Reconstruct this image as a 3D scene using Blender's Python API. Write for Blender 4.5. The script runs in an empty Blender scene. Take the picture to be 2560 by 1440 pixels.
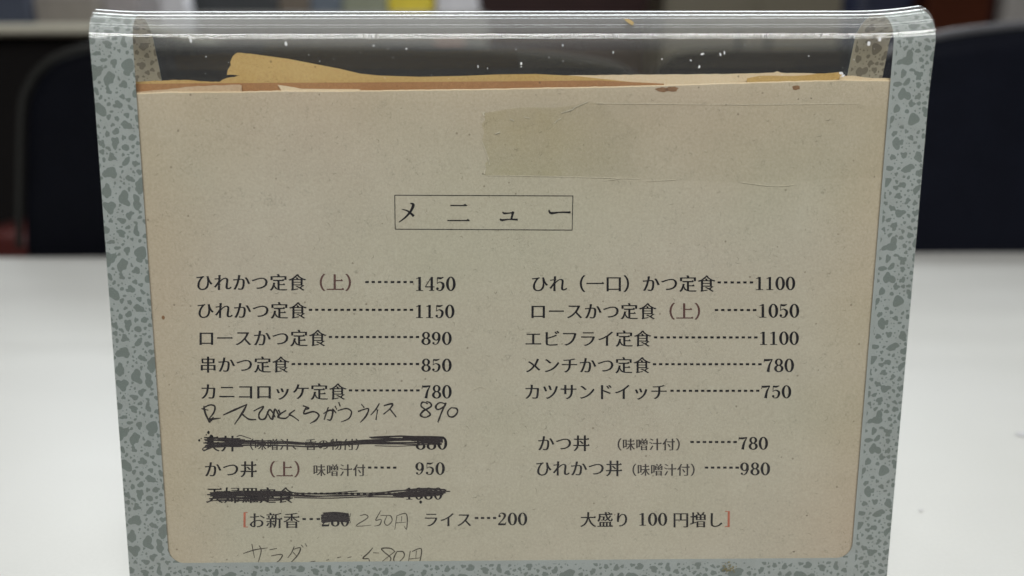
import bpy, math, random
import numpy as np
from mathutils import Vector, Matrix
random.seed(7)
SC = bpy.context.scene
COL = SC.collection

# ------------------------------------------------------------------ camera
F = 1849.0                       # focal length in pixels of the 2560 px wide photograph
CAM = Vector((-0.00069, -0.19324, 0.13197))
PITCH, ROLL = 0.23462, -0.00217
Mx = Matrix(((math.cos(ROLL), 0, math.sin(ROLL)), (0, 1, 0), (-math.sin(ROLL), 0, math.cos(ROLL)))) @ \
     Matrix(((1, 0, 0), (0, math.cos(PITCH), -math.sin(PITCH)), (0, math.sin(PITCH), math.cos(PITCH))))
RIGHT, FWD, UP = Mx[0].copy(), Mx[1].copy(), Mx[2].copy()
cd = bpy.data.cameras.new('camera'); cam = bpy.data.objects.new('camera', cd); COL.objects.link(cam)
rm = Matrix((RIGHT, UP, -FWD)).transposed()
cam.matrix_world = Matrix.Translation(CAM) @ rm.to_4x4()
cd.sensor_width = 36; cd.lens = F / 2560 * 36
cd.clip_start = 0.01; cd.clip_end = 60
cd.dof.use_dof = True; cd.dof.focus_distance = 0.197; cd.dof.aperture_fstop = 6.8
SC.camera = cam

# ------------------------------------------------------------------ world and lamps
w = bpy.data.worlds.new('World'); SC.world = w; w.use_nodes = True
bgn = w.node_tree.nodes['Background']
bgn.inputs[0].default_value = (0.86, 0.93, 1.0, 1); bgn.inputs[1].default_value = 0.035
def lamp(name, loc, sx, sy, power, col, tilt=0):
    d = bpy.data.lights.new(name, 'AREA'); d.shape = 'RECTANGLE'; d.size = sx; d.size_y = sy
    d.energy = power; d.color = col
    o = bpy.data.objects.new(name, d); COL.objects.link(o)
    o.location = loc; o.rotation_euler = (tilt, 0, 0)
    return o
lamp('panel_light', (-0.1, 2.0, 1.30), 2.9, 0.55, 31, (0.93, 0.98, 1.0), math.radians(-55))  # added off-frame panel, set low and tilted for the crest highlight
lamp('panel_light', (0.2, 0.95, 1.75), 2.4, 0.22, 17, (0.95, 0.99, 1.0), math.radians(-25))
lamp('panel_light', (0.1, -1.55, 1.55), 2.8, 0.10, 47, (1.0, 0.985, 0.96), math.radians(20))
lamp('panel_light', (0.3, -2.15, 1.55), 2.8, 0.10, 28, (1.0, 0.985, 0.96), math.radians(25))
lamp('panel_light', (-0.2, -0.45, 1.75), 2.3, 0.10, 7, (0.97, 0.99, 1.0))
lamp('added_upward_fill', (0.0, 0.1, 1.45), 3.0, 0.25, 9, (1.0, 0.98, 0.95), math.radians(180))  # added upward fill, off frame, there to brighten the ceiling
SC.view_settings.view_transform = 'Standard'; SC.view_settings.look = 'None'
SC.view_settings.exposure = -0.50; SC.view_settings.gamma = 1.0

# ------------------------------------------------------------------ helpers
def ray(px, py):
    return (FWD + RIGHT * ((px - 1280) / F) + UP * ((720 - py) / F))
def at(px, py, y):                       # point on the vertical plane at world depth y
    d = ray(px, py); return CAM + d * ((y - CAM.y) / d.y)
def on_table(px, py, z=0.0):
    d = ray(px, py); return CAM + d * ((z - CAM.z) / d.z)

def link(name, verts, faces, mats, parent=None, uvs=None, midx=None, smooth=False, kind=None):
    """verts in world space; mesh is stored relative to the parent empty"""
    off = parent.location if parent else Vector((0, 0, 0))
    base = Vector((0, 0, 0))
    me = bpy.data.meshes.new(name)
    me.from_pydata([tuple(Vector(v) - off) for v in verts], [], faces)
    for m in (mats if isinstance(mats, (list, tuple)) else [mats]): me.materials.append(m)
    if midx: me.polygons.foreach_set('material_index', midx)
    if uvs:
        uv = me.uv_layers.new(name='UVMap')
        for l in me.loops: uv.data[l.index].uv = uvs[l.vertex_index]
    if smooth: me.polygons.foreach_set('use_smooth', [True] * len(me.polygons))
    me.validate(); me.update()
    o = bpy.data.objects.new(name, me); COL.objects.link(o)
    if parent: o.parent = parent
    if kind: o['kind'] = kind
    return o
def empty(name, loc, label, cat, group=None):
    o = bpy.data.objects.new(name, None); COL.objects.link(o); o.location = loc
    o.empty_display_size = 0.02
    o['label'] = label; o['category'] = cat
    if group: o['group'] = group
    return o
def tag(o, label, cat):
    o['label'] = label; o['category'] = cat; return o

class NT:
    def schlick(s, normal=None, f0=0.036):
        g = s.n('NewGeometry'); d = s.n('VectorMath', operation='DOT_PRODUCT')
        s.l(g.outputs['Incoming'], d.inputs[0]); s.l(normal or g.outputs['Normal'], d.inputs[1])
        c = s.math('ABSOLUTE', d.outputs['Value']); q = s.math('POWER', s.math('SUBTRACT', 1.0, c, True), 5.0)
        return s.math('ADD', s.math('MULTIPLY', q, 1 - f0), f0, True)
    def __init__(s, name):
        s.m = bpy.data.materials.new(name); s.m.use_nodes = True
        s.t = s.m.node_tree; s.t.nodes.clear()
        s.out = s.t.nodes.new('ShaderNodeOutputMaterial')
    def n(s, typ, **kw):
        nd = s.t.nodes.new('ShaderNode' + typ)
        for k, v in kw.items(): setattr(nd, k, v)
        return nd
    def l(s, a, b): s.t.links.new(a, b)
    def math(s, op, a, b=None, clamp=False):
        nd = s.n('Math', operation=op, use_clamp=clamp)
        for i, v in enumerate((a, b)):
            if v is None: continue
            if isinstance(v, (int, float)): nd.inputs[i].default_value = v
            else: s.l(v, nd.inputs[i])
        return nd.outputs[0]
    def mix(s, f, a, b, blend='MIX'):
        nd = s.n('Mix', data_type='RGBA', blend_type=blend)
        for i, v in ((0, f), (6, a), (7, b)):
            if isinstance(v, (int, float)): nd.inputs[i].default_value = v
            elif isinstance(v, tuple): nd.inputs[i].default_value = (*v, 1) if len(v) == 3 else v
            else: s.l(v, nd.inputs[i])
        return nd.outputs[2]
    def ramp(s, f, p0, p1, c0=(0, 0, 0), c1=(1, 1, 1)):
        nd = s.n('ValToRGB'); e = nd.color_ramp.elements
        e[0].position = p0; e[1].position = p1; e[0].color = (*c0, 1); e[1].color = (*c1, 1)
        s.l(f, nd.inputs[0]); return nd.outputs[0]
    def noise(s, vec, scale, detail=3, rough=0.5, out=0):
        nd = s.n('TexNoise'); nd.inputs['Scale'].default_value = scale
        nd.inputs['Detail'].default_value = detail; nd.inputs['Roughness'].default_value = rough
        if vec is not None: s.l(vec, nd.inputs['Vector'])
        return nd.outputs[out]
    def principled(s, col, rough=0.5, spec=0.5, bump=None, bstr=0.2, bdist=0.001, metal=0.0):
        p = s.n('BsdfPrincipled')
        if isinstance(col, tuple): p.inputs['Base Color'].default_value = (*col, 1)
        else: s.l(col, p.inputs['Base Color'])
        if isinstance(rough, (int, float)): p.inputs['Roughness'].default_value = rough
        else: s.l(rough, p.inputs['Roughness'])
        p.inputs['Specular IOR Level'].default_value = spec; p.inputs['Metallic'].default_value = metal
        if bump is not None:
            b = s.n('Bump'); b.inputs['Strength'].default_value = bstr; b.inputs['Distance'].default_value = bdist
            s.l(bump, b.inputs['Height']); s.l(b.outputs[0], p.inputs['Normal'])
        s.l(p.outputs[0], s.out.inputs[0]); return p
    def pos(s):
        return s.n('NewGeometry').outputs['Position']

def simple(name, col, rough=0.6, spec=0.4, var=0.15, scale=60, bstr=0.1, bdist=0.001):
    t = NT(name); P = t.pos(); nz = t.noise(P, scale, 4)
    c = t.mix(t.math('MULTIPLY', nz, 1.0), tuple(x * (1 - var) for x in col), tuple(min(1, x * (1 + var)) for x in col))
    t.principled(c, rough, spec, nz, bstr, bdist); return t.m

# ------------------------------------------------------------------ materials
def mat_paper(name, a, b, c, fibre=0.5, edge=None):
    t = NT(name); P = t.pos()
    big = t.ramp(t.noise(P, 14, 2), 0.38, 0.62)
    col = t.mix(big, a, b)
    mott = t.ramp(t.noise(P, 55, 4, 0.6), 0.4, 0.66)
    col = t.mix(t.math('MULTIPLY', mott, 0.35), col, c)
    # fibres: thin bands of a strongly distorted noise
    fn = t.n('TexNoise'); fn.inputs['Scale'].default_value = 420; fn.inputs['Detail'].default_value = 2
    fn.inputs['Distortion'].default_value = 1.6; t.l(P, fn.inputs['Vector'])
    fb = t.math('ABSOLUTE', t.math('SUBTRACT', fn.outputs[0], 0.5))
    fb = t.math('SUBTRACT', 1.0, t.math('MULTIPLY', fb, 55), True)
    gate = t.ramp(t.noise(P, 260, 2), 0.55, 0.62)
    fb2 = t.math('MULTIPLY', t.math('MULTIPLY', fb, gate), fibre)
    col = t.mix(fb2, col, tuple(x * 0.45 for x in a))
    fine = t.noise(P, 1600, 3, 0.7)
    col = t.mix(0.15, col, t.ramp(fine, 0.25, 0.75, (0.12, 0.11, 0.09), (1, 1, 1)), 'OVERLAY')
    vo = t.n('TexVoronoi'); vo.inputs['Scale'].default_value = 190; t.l(P, vo.inputs['Vector'])
    sp = t.math('LESS_THAN', vo.outputs['Distance'], 0.055)
    col = t.mix(t.math('MULTIPLY', sp, 0.45), col, (0.09, 0.06, 0.035))
    if edge:          # edges of the sheet browned with age
        sp3 = t.n('SeparateXYZ'); t.l(P, sp3.inputs[0])
        wz = t.noise(P, 22, 2)
        ez = t.n('MapRange', interpolation_type='SMOOTHSTEP'); ez.inputs[1].default_value = 0.100; ez.inputs[2].default_value = 0.152
        t.l(t.math('ADD', sp3.outputs[2], t.math('MULTIPLY', t.math('SUBTRACT', wz, 0.5), 0.03)), ez.inputs[0])
        ex = t.n('MapRange', interpolation_type='SMOOTHSTEP'); ex.inputs[1].default_value = 0.070; ex.inputs[2].default_value = 0.100
        t.l(t.math('ADD', t.math('ABSOLUTE', sp3.outputs[0]), t.math('MULTIPLY', t.math('SUBTRACT', wz, 0.5), 0.02)), ex.inputs[0])
        col = t.mix(t.math('MULTIPLY', t.math('MAXIMUM', ez.outputs[0], t.math('MULTIPLY', ex.outputs[0], 0.8)), 0.85), col, edge, 'MULTIPLY')
    t.principled(col, 0.85, 0.15, t.math('ADD', fine, t.noise(P, 40, 2)), 0.25, 0.0002)
    return t.m
M_paper = mat_paper('aged_menu_paper', (0.545, 0.515, 0.405), (0.57, 0.515, 0.42), (0.63, 0.595, 0.48), 0.5, (1.0, 0.89, 0.80))
M_kraft = mat_paper('kraft_paper', (0.58, 0.38, 0.13), (0.64, 0.44, 0.18), (0.70, 0.51, 0.25), 0.7)
M_orange = mat_paper('tanned_paper', (0.40, 0.20, 0.085), (0.45, 0.24, 0.11), (0.48, 0.28, 0.14), 0.3)
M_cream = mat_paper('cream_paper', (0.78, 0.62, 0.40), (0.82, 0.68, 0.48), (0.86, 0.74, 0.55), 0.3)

M_beige = mat_paper('beige_paper', (0.60, 0.44, 0.29), (0.64, 0.48, 0.33), (0.68, 0.53, 0.38), 0.3)
def ink(name, col, rough=0.55):
    t = NT(name); P = t.pos()
    nz = t.ramp(t.noise(P, 1500, 3), 0.35, 0.7)
    c = t.mix(t.math('MULTIPLY', nz, 0.5), col, tuple(min(1, x * 1.6 + 0.01) for x in col))
    t.principled(c, rough, 0.1); return t.m
M_ink = ink('printed_black_ink', (0.006, 0.005, 0.007))
M_ink_small = ink('printed_small_ink', (0.045, 0.038, 0.036))
M_ink_maroon = ink('printed_maroon_ink', (0.11, 0.052, 0.046))
M_ink_red = ink('printed_red_ink', (0.46, 0.14, 0.085))
M_marker = ink('marker_ink', (0.028, 0.022, 0.024), 0.4)
M_pen = ink('pen_ink', (0.022, 0.017, 0.016))
M_pencil = ink('pencil', (0.05, 0.042, 0.033))
M_blot = ink('ink_blot', (0.004, 0.004, 0.005), 0.3)
M_stain = ink('brown_stain', (0.26, 0.145, 0.075), 0.8)

def mat_acrylic():
    t = NT('clear_acrylic'); P = t.pos()
    tr = t.n('BsdfTransparent'); tr.inputs[0].default_value = (0.985, 0.99, 0.985, 1)
    gl = t.n('BsdfGlossy'); gl.inputs['Roughness'].default_value = 0.01
    df = t.n('BsdfDiffuse'); df.inputs[0].default_value = (0.8, 0.82, 0.84, 1)
    mp = t.n('Mapping'); mp.inputs['Scale'].default_value = (6, 90, 90); t.l(P, mp.inputs[0])
    streak = t.noise(mp.outputs[0], 1.0, 5, 0.6)
    b = t.n('Bump'); b.inputs['Strength'].default_value = 0.03; b.inputs['Distance'].default_value = 0.0004
    t.l(streak, b.inputs['Height']); t.l(b.outputs[0], gl.inputs['Normal'])
    fr = t.schlick(b.outputs[0])
    scr = t.n('TexVoronoi', feature='DISTANCE_TO_EDGE'); scr.inputs['Scale'].default_value = 160; t.l(P, scr.inputs['Vector'])
    haze = t.ramp(streak, 0.3, 0.8, (0.004, 0.004, 0.004), (0.024, 0.024, 0.024))
    dust = t.ramp(t.noise(P, 2600, 1), 0.70, 0.76, (0, 0, 0), (0.25, 0.25, 0.25))
    sz = t.n('SeparateXYZ'); t.l(P, sz.inputs[0])
    mr = t.n('MapRange'); mr.inputs[1].default_value = 0.1465; mr.inputs[2].default_value = 0.1535; mr.inputs[4].default_value = 0.085
    t.l(sz.outputs[2], mr.inputs[0])          # pale haze paints the ceiling's bright reflection onto the crest
    hz = t.math('ADD', t.math('ADD', haze, t.math('MULTIPLY', dust, 0.4)), t.math('MULTIPLY', mr.outputs[0], t.math('ADD', streak, 0.35)))
    m1 = t.n('MixShader'); t.l(fr, m1.inputs[0]); t.l(tr.outputs[0], m1.inputs[1]); t.l(gl.outputs[0], m1.inputs[2])
    m2 = t.n('MixShader'); t.l(hz, m2.inputs[0]); t.l(m1.outputs[0], m2.inputs[1]); t.l(df.outputs[0], m2.inputs[2])
    t.l(m2.outputs[0], t.out.inputs[0]); return t.m
M_acrylic = mat_acrylic()

def mat_tape(ca, cb, nm):
    t = NT(nm); P = t.pos()
    tr = t.n('BsdfTransparent')
    c = t.mix(t.ramp(t.noise(P, 90, 3), 0.35, 0.65), ca, cb)
    sx = t.n('SeparateXYZ'); t.l(P, sx.inputs[0])
    mr = t.n('MapRange', interpolation_type='SMOOTHSTEP'); mr.inputs[1].default_value = 0.004; mr.inputs[2].default_value = 0.030
    t.l(t.math('ADD', sx.outputs[0], t.math('MULTIPLY', t.math('SUBTRACT', t.noise(P, 60, 2), 0.5), 0.02)), mr.inputs[0])
    c = t.mix(mr.outputs[0], c, (0.998, 0.997, 0.99))          # most yellowed at its free left end
    t.l(c, tr.inputs[0])
    gl = t.n('BsdfGlossy'); gl.inputs['Roughness'].default_value = 0.22
    fr = t.schlick(None, 0.014)
    b = t.n('Bump'); b.inputs['Strength'].default_value = 0.5; b.inputs['Distance'].default_value = 0.0006
    t.l(t.noise(P, 160, 3), b.inputs['Height']); t.l(b.outputs[0], gl.inputs['Normal'])
    m = t.n('MixShader'); t.l(fr, m.inputs[0]); t.l(tr.outputs[0], m.inputs[1]); t.l(gl.outputs[0], m.inputs[2])
    t.l(m.outputs[0], t.out.inputs[0]); return t.m
M_tape = mat_tape((0.994, 0.990, 0.972), (1.0, 0.999, 0.99), 'clear_sticky_tape')
M_tape2 = mat_tape((0.980, 0.976, 0.925), (0.993, 0.99, 0.96), 'yellowed_sticky_tape')

TILE = 60.0
_bi = []
def blob_image():
    """generated tile (60 mm square, repeating) with the soft distance field of scattered rounded blobs"""
    if _bi: return _bi[0]
    N = 720; px = TILE / N; rng = random.Random(23)
    field = np.full((N, N), -1.0, dtype=np.float32); placed = []
    def place(R, gap, tries):
        for _ in range(tries):
            cx, cy = rng.uniform(0, TILE), rng.uniform(0, TILE); ok = True
            for (x, y, r) in placed:
                dx = abs(cx - x); dx = min(dx, TILE - dx); dy = abs(cy - y); dy = min(dy, TILE - dy)
                if dx * dx + dy * dy < (r + R + gap) ** 2: ok = False; break
            if ok: placed.append((cx, cy, R)); return cx, cy
        return None
    def stamp(cx, cy, R, lob, el, th):
        W = int(R * 2.6 / px) + 3; ix, iy = int(cx / px), int(cy / px)
        a = np.arange(-W, W + 1); X, Y = np.meshgrid((ix + a) * px - cx, (iy + a) * px - cy)
        c, s_ = math.cos(th), math.sin(th); U = (X * c + Y * s_) / el; V_ = (-X * s_ + Y * c) * el
        rr = np.sqrt(U * U + V_ * V_); an = np.arctan2(V_, U); rad = R * (1 + sum(m * np.cos(k * an + p) for k, m, p in lob))
        d = (rad - rr).astype(np.float32)
        I, J = np.meshgrid((ix + a) % N, (iy + a) % N)
        # smooth union
        f = field[J, I]; k = 0.25; h = np.clip(0.5 + 0.5 * (d - f) / k, 0, 1)
        field[J, I] = f * (1 - h) + d * h + k * h * (1 - h)
    def blob(R, gap, tries=60):
        q = place(R * 1.12, gap, tries)
        if not q: return
        lob = [(2, rng.uniform(0, .26), rng.uniform(0, 6.3)), (3, rng.uniform(0.03, .22), rng.uniform(0, 6.3)), (5, rng.uniform(0, .12), rng.uniform(0, 6.3)), (6, rng.uniform(0, .04), rng.uniform(0, 6.3))]
        stamp(q[0], q[1], R, lob, rng.uniform(0.82, 1.22), rng.uniform(0, 3.2))
        if R > 0.9 and rng.random() < 0.6:      # a second lobe makes the bean and boot shapes
            a = rng.uniform(0, 6.3); R2 = R * rng.uniform(0.45, 0.75)
            stamp(q[0] + math.cos(a) * R * 1.05, q[1] + math.sin(a) * R * 1.05, R2, lob, 1.1, a); placed.append((q[0] + math.cos(a) * R * 1.05, q[1] + math.sin(a) * R * 1.05, R2))
    for _ in range(50): blob(rng.uniform(1.3, 2.1), 0.5)
    for _ in range(140): blob(rng.uniform(0.75, 1.2), 0.42)
    for _ in range(190): blob(rng.uniform(0.4, 0.75), 0.34)
    for _ in range(330): blob(rng.uniform(0.16, 0.34), 0.26, 30)
    v = np.clip(0.5 + field * 1.2, 0, 1)
    buf = np.ones((N, N, 4), dtype=np.float32); buf[..., 0] = v; buf[..., 1] = v; buf[..., 2] = v
    img = bpy.data.images.new('blob_tile', N, N, float_buffer=True); img.colorspace_settings.name = 'Non-Color'
    img.pixels.foreach_set(buf.ravel()); img.update(); img.pack(); _bi.append(img); return img
def mat_border(name, base, base2, blob, rough):
    """UV in millimetres: irregular blobs printed on a pale ground"""
    t = NT(name)
    uv = t.n('UVMap', uv_map='UVMap').outputs[0]
    dm = t.n('VectorMath', operation='SCALE'); t.l(uv, dm.inputs[0]); dm.inputs[3].default_value = 1 / 47.0
    im = t.n('TexImage'); im.image = blob_image(); im.interpolation = 'Cubic'; t.l(dm.outputs[0], im.inputs[0])
    m = t.ramp(im.outputs[0], 0.485, 0.515)
    # plain margin next to the window on the right strip and the bottom bar
    sx = t.n('SeparateXYZ'); t.l(uv, sx.inputs[0])
    mR = t.math('MULTIPLY', t.math('GREATER_THAN', sx.outputs[0], 94.0), t.math('LESS_THAN', sx.outputs[0], 96.0))
    inb = t.math('LESS_THAN', t.math('ABSOLUTE', sx.outputs[0]), 94.4)
    mB = t.math('MULTIPLY', inb, t.math('MULTIPLY', t.math('GREATER_THAN', sx.outputs[1], -139.1), t.math('LESS_THAN', sx.outputs[1], -138.0)))
    m = t.math('MULTIPLY', m, t.math('SUBTRACT', 1.0, t.math('MAXIMUM', mR, mB)))
    g = t.mix(t.noise(uv, 0.08, 2), base, base2)
    fine = t.noise(uv, 12, 2)
    col = t.mix(m, g, blob)
    col = t.mix(0.08, col, t.ramp(fine, 0.3, 0.7, (0.2, 0.2, 0.2), (0.9, 0.9, 0.9)), 'OVERLAY')
    grime = t.ramp(t.noise(uv, 0.22, 4, 0.65), 0.42, 0.75)
    col = t.mix(t.math('MULTIPLY', grime, 0.22), col, (0.20, 0.20, 0.17))
    scuff = t.ramp(t.noise(uv, 2.2, 5, 0.7), 0.62, 0.72)
    col = t.mix(t.math('MULTIPLY', scuff, 0.16), col, (0.62, 0.64, 0.62))
    t.principled(col, rough, 0.4); return t.m
M_border = mat_border('mottled_grey_print', (0.405, 0.450, 0.445), (0.43, 0.465, 0.46), (0.205, 0.245, 0.230), 0.5)
M_border_in = mat_border('mottled_print_reverse', (0.60, 0.55, 0.43), (0.57, 0.53, 0.43), (0.31, 0.28, 0.22), 0.6)

def mat_table():
    t = NT('white_laminate'); P = t.pos()
    n1 = t.noise(P, 5, 3); n2 = t.noise(P, 900, 2)
    mp = t.n('Mapping'); mp.inputs['Scale'].default_value = (2, 14, 1); t.l(P, mp.inputs[0])
    n3 = t.noise(mp.outputs[0], 1.5, 3)
    col = t.mix(n1, (0.61, 0.615, 0.58), (0.71, 0.715, 0.70))
    col = t.mix(0.10, col, t.ramp(n2, 0.3, 0.7, (0.35, 0.35, 0.35), (0.65, 0.65, 0.65)), 'OVERLAY')
    rough = t.math('ADD', t.math('MULTIPLY', n3, 0.25), 0.22)
    t.principled(col, rough, 0.5, n3, 0.05, 0.002); return t.m
M_table = mat_table()

# ------------------------------------------------------------------ the room behind
def box(name, a, b, mat, parent=None, bevel=0.0, kind=None):
    x0, y0, z0 = a; x1, y1, z1 = b
    v = [(x, y, z) for x in (x0, x1) for y in (y0, y1) for z in (z0, z1)]
    f = [(0, 1, 3, 2), (4, 6, 7, 5), (0, 4, 5, 1), (2, 3, 7, 6), (0, 2, 6, 4), (1, 5, 7, 3)]
    o = link(name, v, f, mat, parent, kind=kind)
    if bevel:
        m = o.modifiers.new('bevel', 'BEVEL'); m.width = bevel; m.segments = 3
    return o
M_floor = simple('floor_vinyl', (0.26, 0.235, 0.21), 0.5, 0.4, 0.2, 8)
M_wall = simple('dark_maroon_panelling', (0.085, 0.028, 0.026), 0.5, 0.4, 0.25, 6)
box('floor', (-5, -3, -0.78), (5, 4.2, -0.72), M_floor, kind='structure')
box('ceiling', (-5, -3, 2.15), (5, 4.2, 2.2), simple('white_ceiling', (0.8, 0.79, 0.76), 0.8), kind='structure')
box('wall', (-5, 4.0, -0.72), (5, 4.1, 2.15), M_wall, kind='structure')

# table: far edge found from the photograph on the plane z = 0
eL = on_table(0, 641, 0); eR = on_table(2560, 626, 0)
dirE = (eR - eL).normalized(); nE = Vector((-dirE.y, dirE.x, 0))
tab = empty('dining_table', (0, 0, -0.72), 'white laminate restaurant table carrying the menu stand', 'table')
pc = (eL + eR) / 2
def tp(a, b, z): p = pc + dirE * a + nE * b; return (p.x, p.y, z)
v = [tp(a, b, z) for a in (-0.75, 0.75) for b in (-0.515, 0.0) for z in (-0.028, 0.0)]
top = link('tabletop', v, [(0, 1, 3, 2), (4, 6, 7, 5), (0, 4, 5, 1), (2, 3, 7, 6), (0, 2, 6, 4), (1, 5, 7, 3)], M_table, tab)
bv = top.modifiers.new('bevel', 'BEVEL'); bv.width = 0.006; bv.segments = 4
M_leg = simple('dark_metal', (0.03, 0.03, 0.032), 0.4)
lc = pc + nE * -0.27
box('pedestal', (lc.x - 0.04, lc.y - 0.04, -0.70), (lc.x + 0.04, lc.y + 0.04, -0.028), M_leg, tab, 0.01)
box('foot_plate', (lc.x - 0.25, lc.y - 0.25, -0.72), (lc.x + 0.25, lc.y + 0.25, -0.70), M_leg, tab, 0.008)

def blob_mesh(name, cpts, mat, parent, to_world):
    """irregular flat spots; cpts = (px, py, rx, ry)"""
    V, Fc = [], []
    for (cx, cy, rx, ry) in cpts:
        n = 11; s = len(V); ph = random.random() * 6
        for k in range(n):
            a = 2 * math.pi * k / n; rr = 1 + 0.22 * math.sin(2 * a + ph) + random.uniform(-0.14, 0.14)
            V.append(to_world(cx + rx * rr * math.cos(a), cy + ry * rr * math.sin(a)))
        Fc.append(tuple(range(s, s + n))[::-1])
    return link(name, V, Fc, mat, parent)
M_mark = simple('grey_scuff', (0.58, 0.58, 0.59), 0.6)
for q in ((2566, 1084, 26, 8), (2303, 1275, 5, 3)): blob_mesh('scuff_mark', [q], M_mark, tab, lambda x, y: on_table(x, y, 0.0004))

# rounded seat backs beyond the table, outlines set at their own depth and given real thickness
def catmull(pts, n=6, closed=False):
    P = [Vector(p) for p in pts]; out = []; L = len(P)
    rng = range(L if closed else L - 1)
    for i in rng:
        g = (lambda k: P[k % L]) if closed else (lambda k: P[max(0, min(L - 1, k))])
        p0, p1, p2, p3 = g(i - 1), g(i), g(i + 1), g(i + 2)
        for k in range(n):
            t = k / n
            out.append(0.5 * ((2 * p1) + (p2 - p0) * t + (2 * p0 - 5 * p1 + 4 * p2 - p3) * t * t + (3 * p1 - p0 - 3 * p2 + p3) * t ** 3))
    if not closed: out.append(P[-1])
    return out
def slab(name, pts, y, thick, mat, parent, rnd=0.02, zmin=None):
    """rounded padded slab from an outline of world (x, z) points (clockwise), front at depth y"""
    out = [Vector(p) for p in pts]; n = len(out)
    c = sum(out, Vector((0, 0))) / n
    nor = []
    for i in range(n):
        d = out[(i + 1) % n] - out[i - 1]; q = Vector((-d.y, d.x)).normalized()
        if q.dot(out[i] - c) < 0: q = -q
        nor.append(q)
    V = []; rings = []
    prof = [(-rnd * (1 - math.cos(a)) , rnd * (1 - math.sin(a))) for a in [math.pi / 2 * k / 5 for k in range(6)]]
    steps = [(-rnd * (1 - math.sin(a)), rnd * (1 - math.cos(a))) for a in [math.pi / 2 * k / 5 for k in range(6)]]
    seq = [(i, d) for i, d in steps] + [(i, thick - d) for i, d in reversed(steps)]
    for (ins, dep) in seq:
        rings.append(len(V))
        for i in range(n):
            p = out[i] + nor[i] * ins; V.append((p.x, y + dep, p.y))
    Fc = []
    for r in range(len(rings) - 1):
        a, b = rings[r], rings[r + 1]
        for i in range(n):
            j = (i + 1) % n; Fc.append((a + i, a + j, b + j, b + i))
    Fc.append(tuple(range(rings[0], rings[0] + n))[::-1]); Fc.append(tuple(range(rings[-1], rings[-1] + n)))
    o = link(name, V, Fc, mat, parent, smooth=False)
    o.data.polygons.foreach_set('use_smooth', [True] * (len(Fc) - 2) + [False] * 2)
    return o
def tube(name, pts, r, mat, parent, seg=8):
    V, Fc = [], []
    P = [Vector(p) for p in pts]
    for i, p in enumerate(P):
        d = (P[min(i + 1, len(P) - 1)] - P[max(i - 1, 0)]).normalized()
        a = d.cross(Vector((0, 1, 0.01))).normalized(); b = d.cross(a)
        for k in range(seg):
            t = 2 * math.pi * k / seg; V.append(p + a * (r * math.cos(t)) + b * (r * math.sin(t)))
    for i in range(len(P) - 1):
        for k in range(seg):
            j = (k + 1) % seg; Fc.append((i * seg + k, i * seg + j, (i + 1) * seg + j, (i + 1) * seg + k))
    return link(name, V, Fc, mat, parent, smooth=True)
M_vinyl = simple('black_vinyl', (0.003, 0.0035, 0.006), 0.6, 0.06, 0.3, 30)
M_navy = simple('navy_vinyl', (0.0045, 0.0055, 0.0105), 0.6, 0.07, 0.3, 30)
M_pipe = simple('grey_piping', (0.085, 0.085, 0.095), 0.35)
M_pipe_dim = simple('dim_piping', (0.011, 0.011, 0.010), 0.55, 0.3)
def chair(label, outline, y, mat, pipe, thick=0.055, seatz=-0.30):
    w = [at(px, py, y) for px, py in outline]
    pts = catmull([(p.x, p.z) for p in w], 6)
    x0, x1 = pts[0].x, pts[-1].x
    cx = (x0 + x1) / 2
    r = empty('chair', (cx, y + 0.03, -0.72), label, 'chair')
    full = [Vector((x0 + 0.01, -0.26))] + pts + [Vector((x1 - 0.01, -0.26))]
    slab('backrest', full, y, thick, mat, r)
    tube('piping', [(p.x * 1, y + 0.004, p.y + 0.0) for p in pts], 0.0035, pipe, r)
    slab('seat', [(x0 + 0.02, -0.34), (x0 + 0.01, -0.29), (x0 + 0.03, -0.25), (x1 - 0.03, -0.25), (x1 - 0.01, -0.29), (x1 - 0.02, -0.34)], y - 0.0, 0.42, mat, r, 0.015).location.y -= 0.0
    for sx in (x0 + 0.05, x1 - 0.05):
        for dy in (0.05, 0.38):
            box('leg', (sx - 0.015, y + dy - 0.015, -0.72), (sx + 0.015, y + dy + 0.015, -0.34), M_leg, r)
    return r
chair('wide black vinyl chair back behind the left half of the menu stand',
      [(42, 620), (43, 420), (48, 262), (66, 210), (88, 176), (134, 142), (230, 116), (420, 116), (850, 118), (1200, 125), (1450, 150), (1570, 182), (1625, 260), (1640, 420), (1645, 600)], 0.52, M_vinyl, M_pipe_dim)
chair('navy chair with light piping curving up right of the menu stand',
      [(2130, 620), (2130, 420), (2138, 250), (2160, 175), (2215, 136), (2330, 92), (2560, 60), (2900, 45), (3100, 90), (3160, 250), (3170, 600)], 0.50, M_navy, M_pipe)
chair('low dark chair farther back between the two others',
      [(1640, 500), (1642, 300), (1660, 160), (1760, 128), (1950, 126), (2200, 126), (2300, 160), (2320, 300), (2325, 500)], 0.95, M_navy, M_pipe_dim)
# red seat cushion glimpsed under the left chair
M_redv = simple('red_vinyl', (0.075, 0.013, 0.011), 0.5)
p0 = at(-120, 585, 1.1); p1 = at(104, 700, 1.1)
r = empty('stool', ((p0.x + p1.x) / 2, 1.2, -0.72), 'red vinyl stool low behind the table at the left edge', 'stool')
slab('seat', [(p0.x, p1.z), (p0.x, p0.z), (p1.x - 0.03, p0.z), (p1.x, p0.z - 0.03), (p1.x, p1.z)], 1.1, 0.3, M_redv, r, 0.012)
for sx in (p0.x + 0.03, p1.x - 0.03):
    for dy in (0.04, 0.26):
        box('leg', (sx - 0.012, 1.1 + dy - 0.012, -0.72), (sx + 0.012, 1.1 + dy + 0.012, p1.z), M_leg, r)

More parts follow.
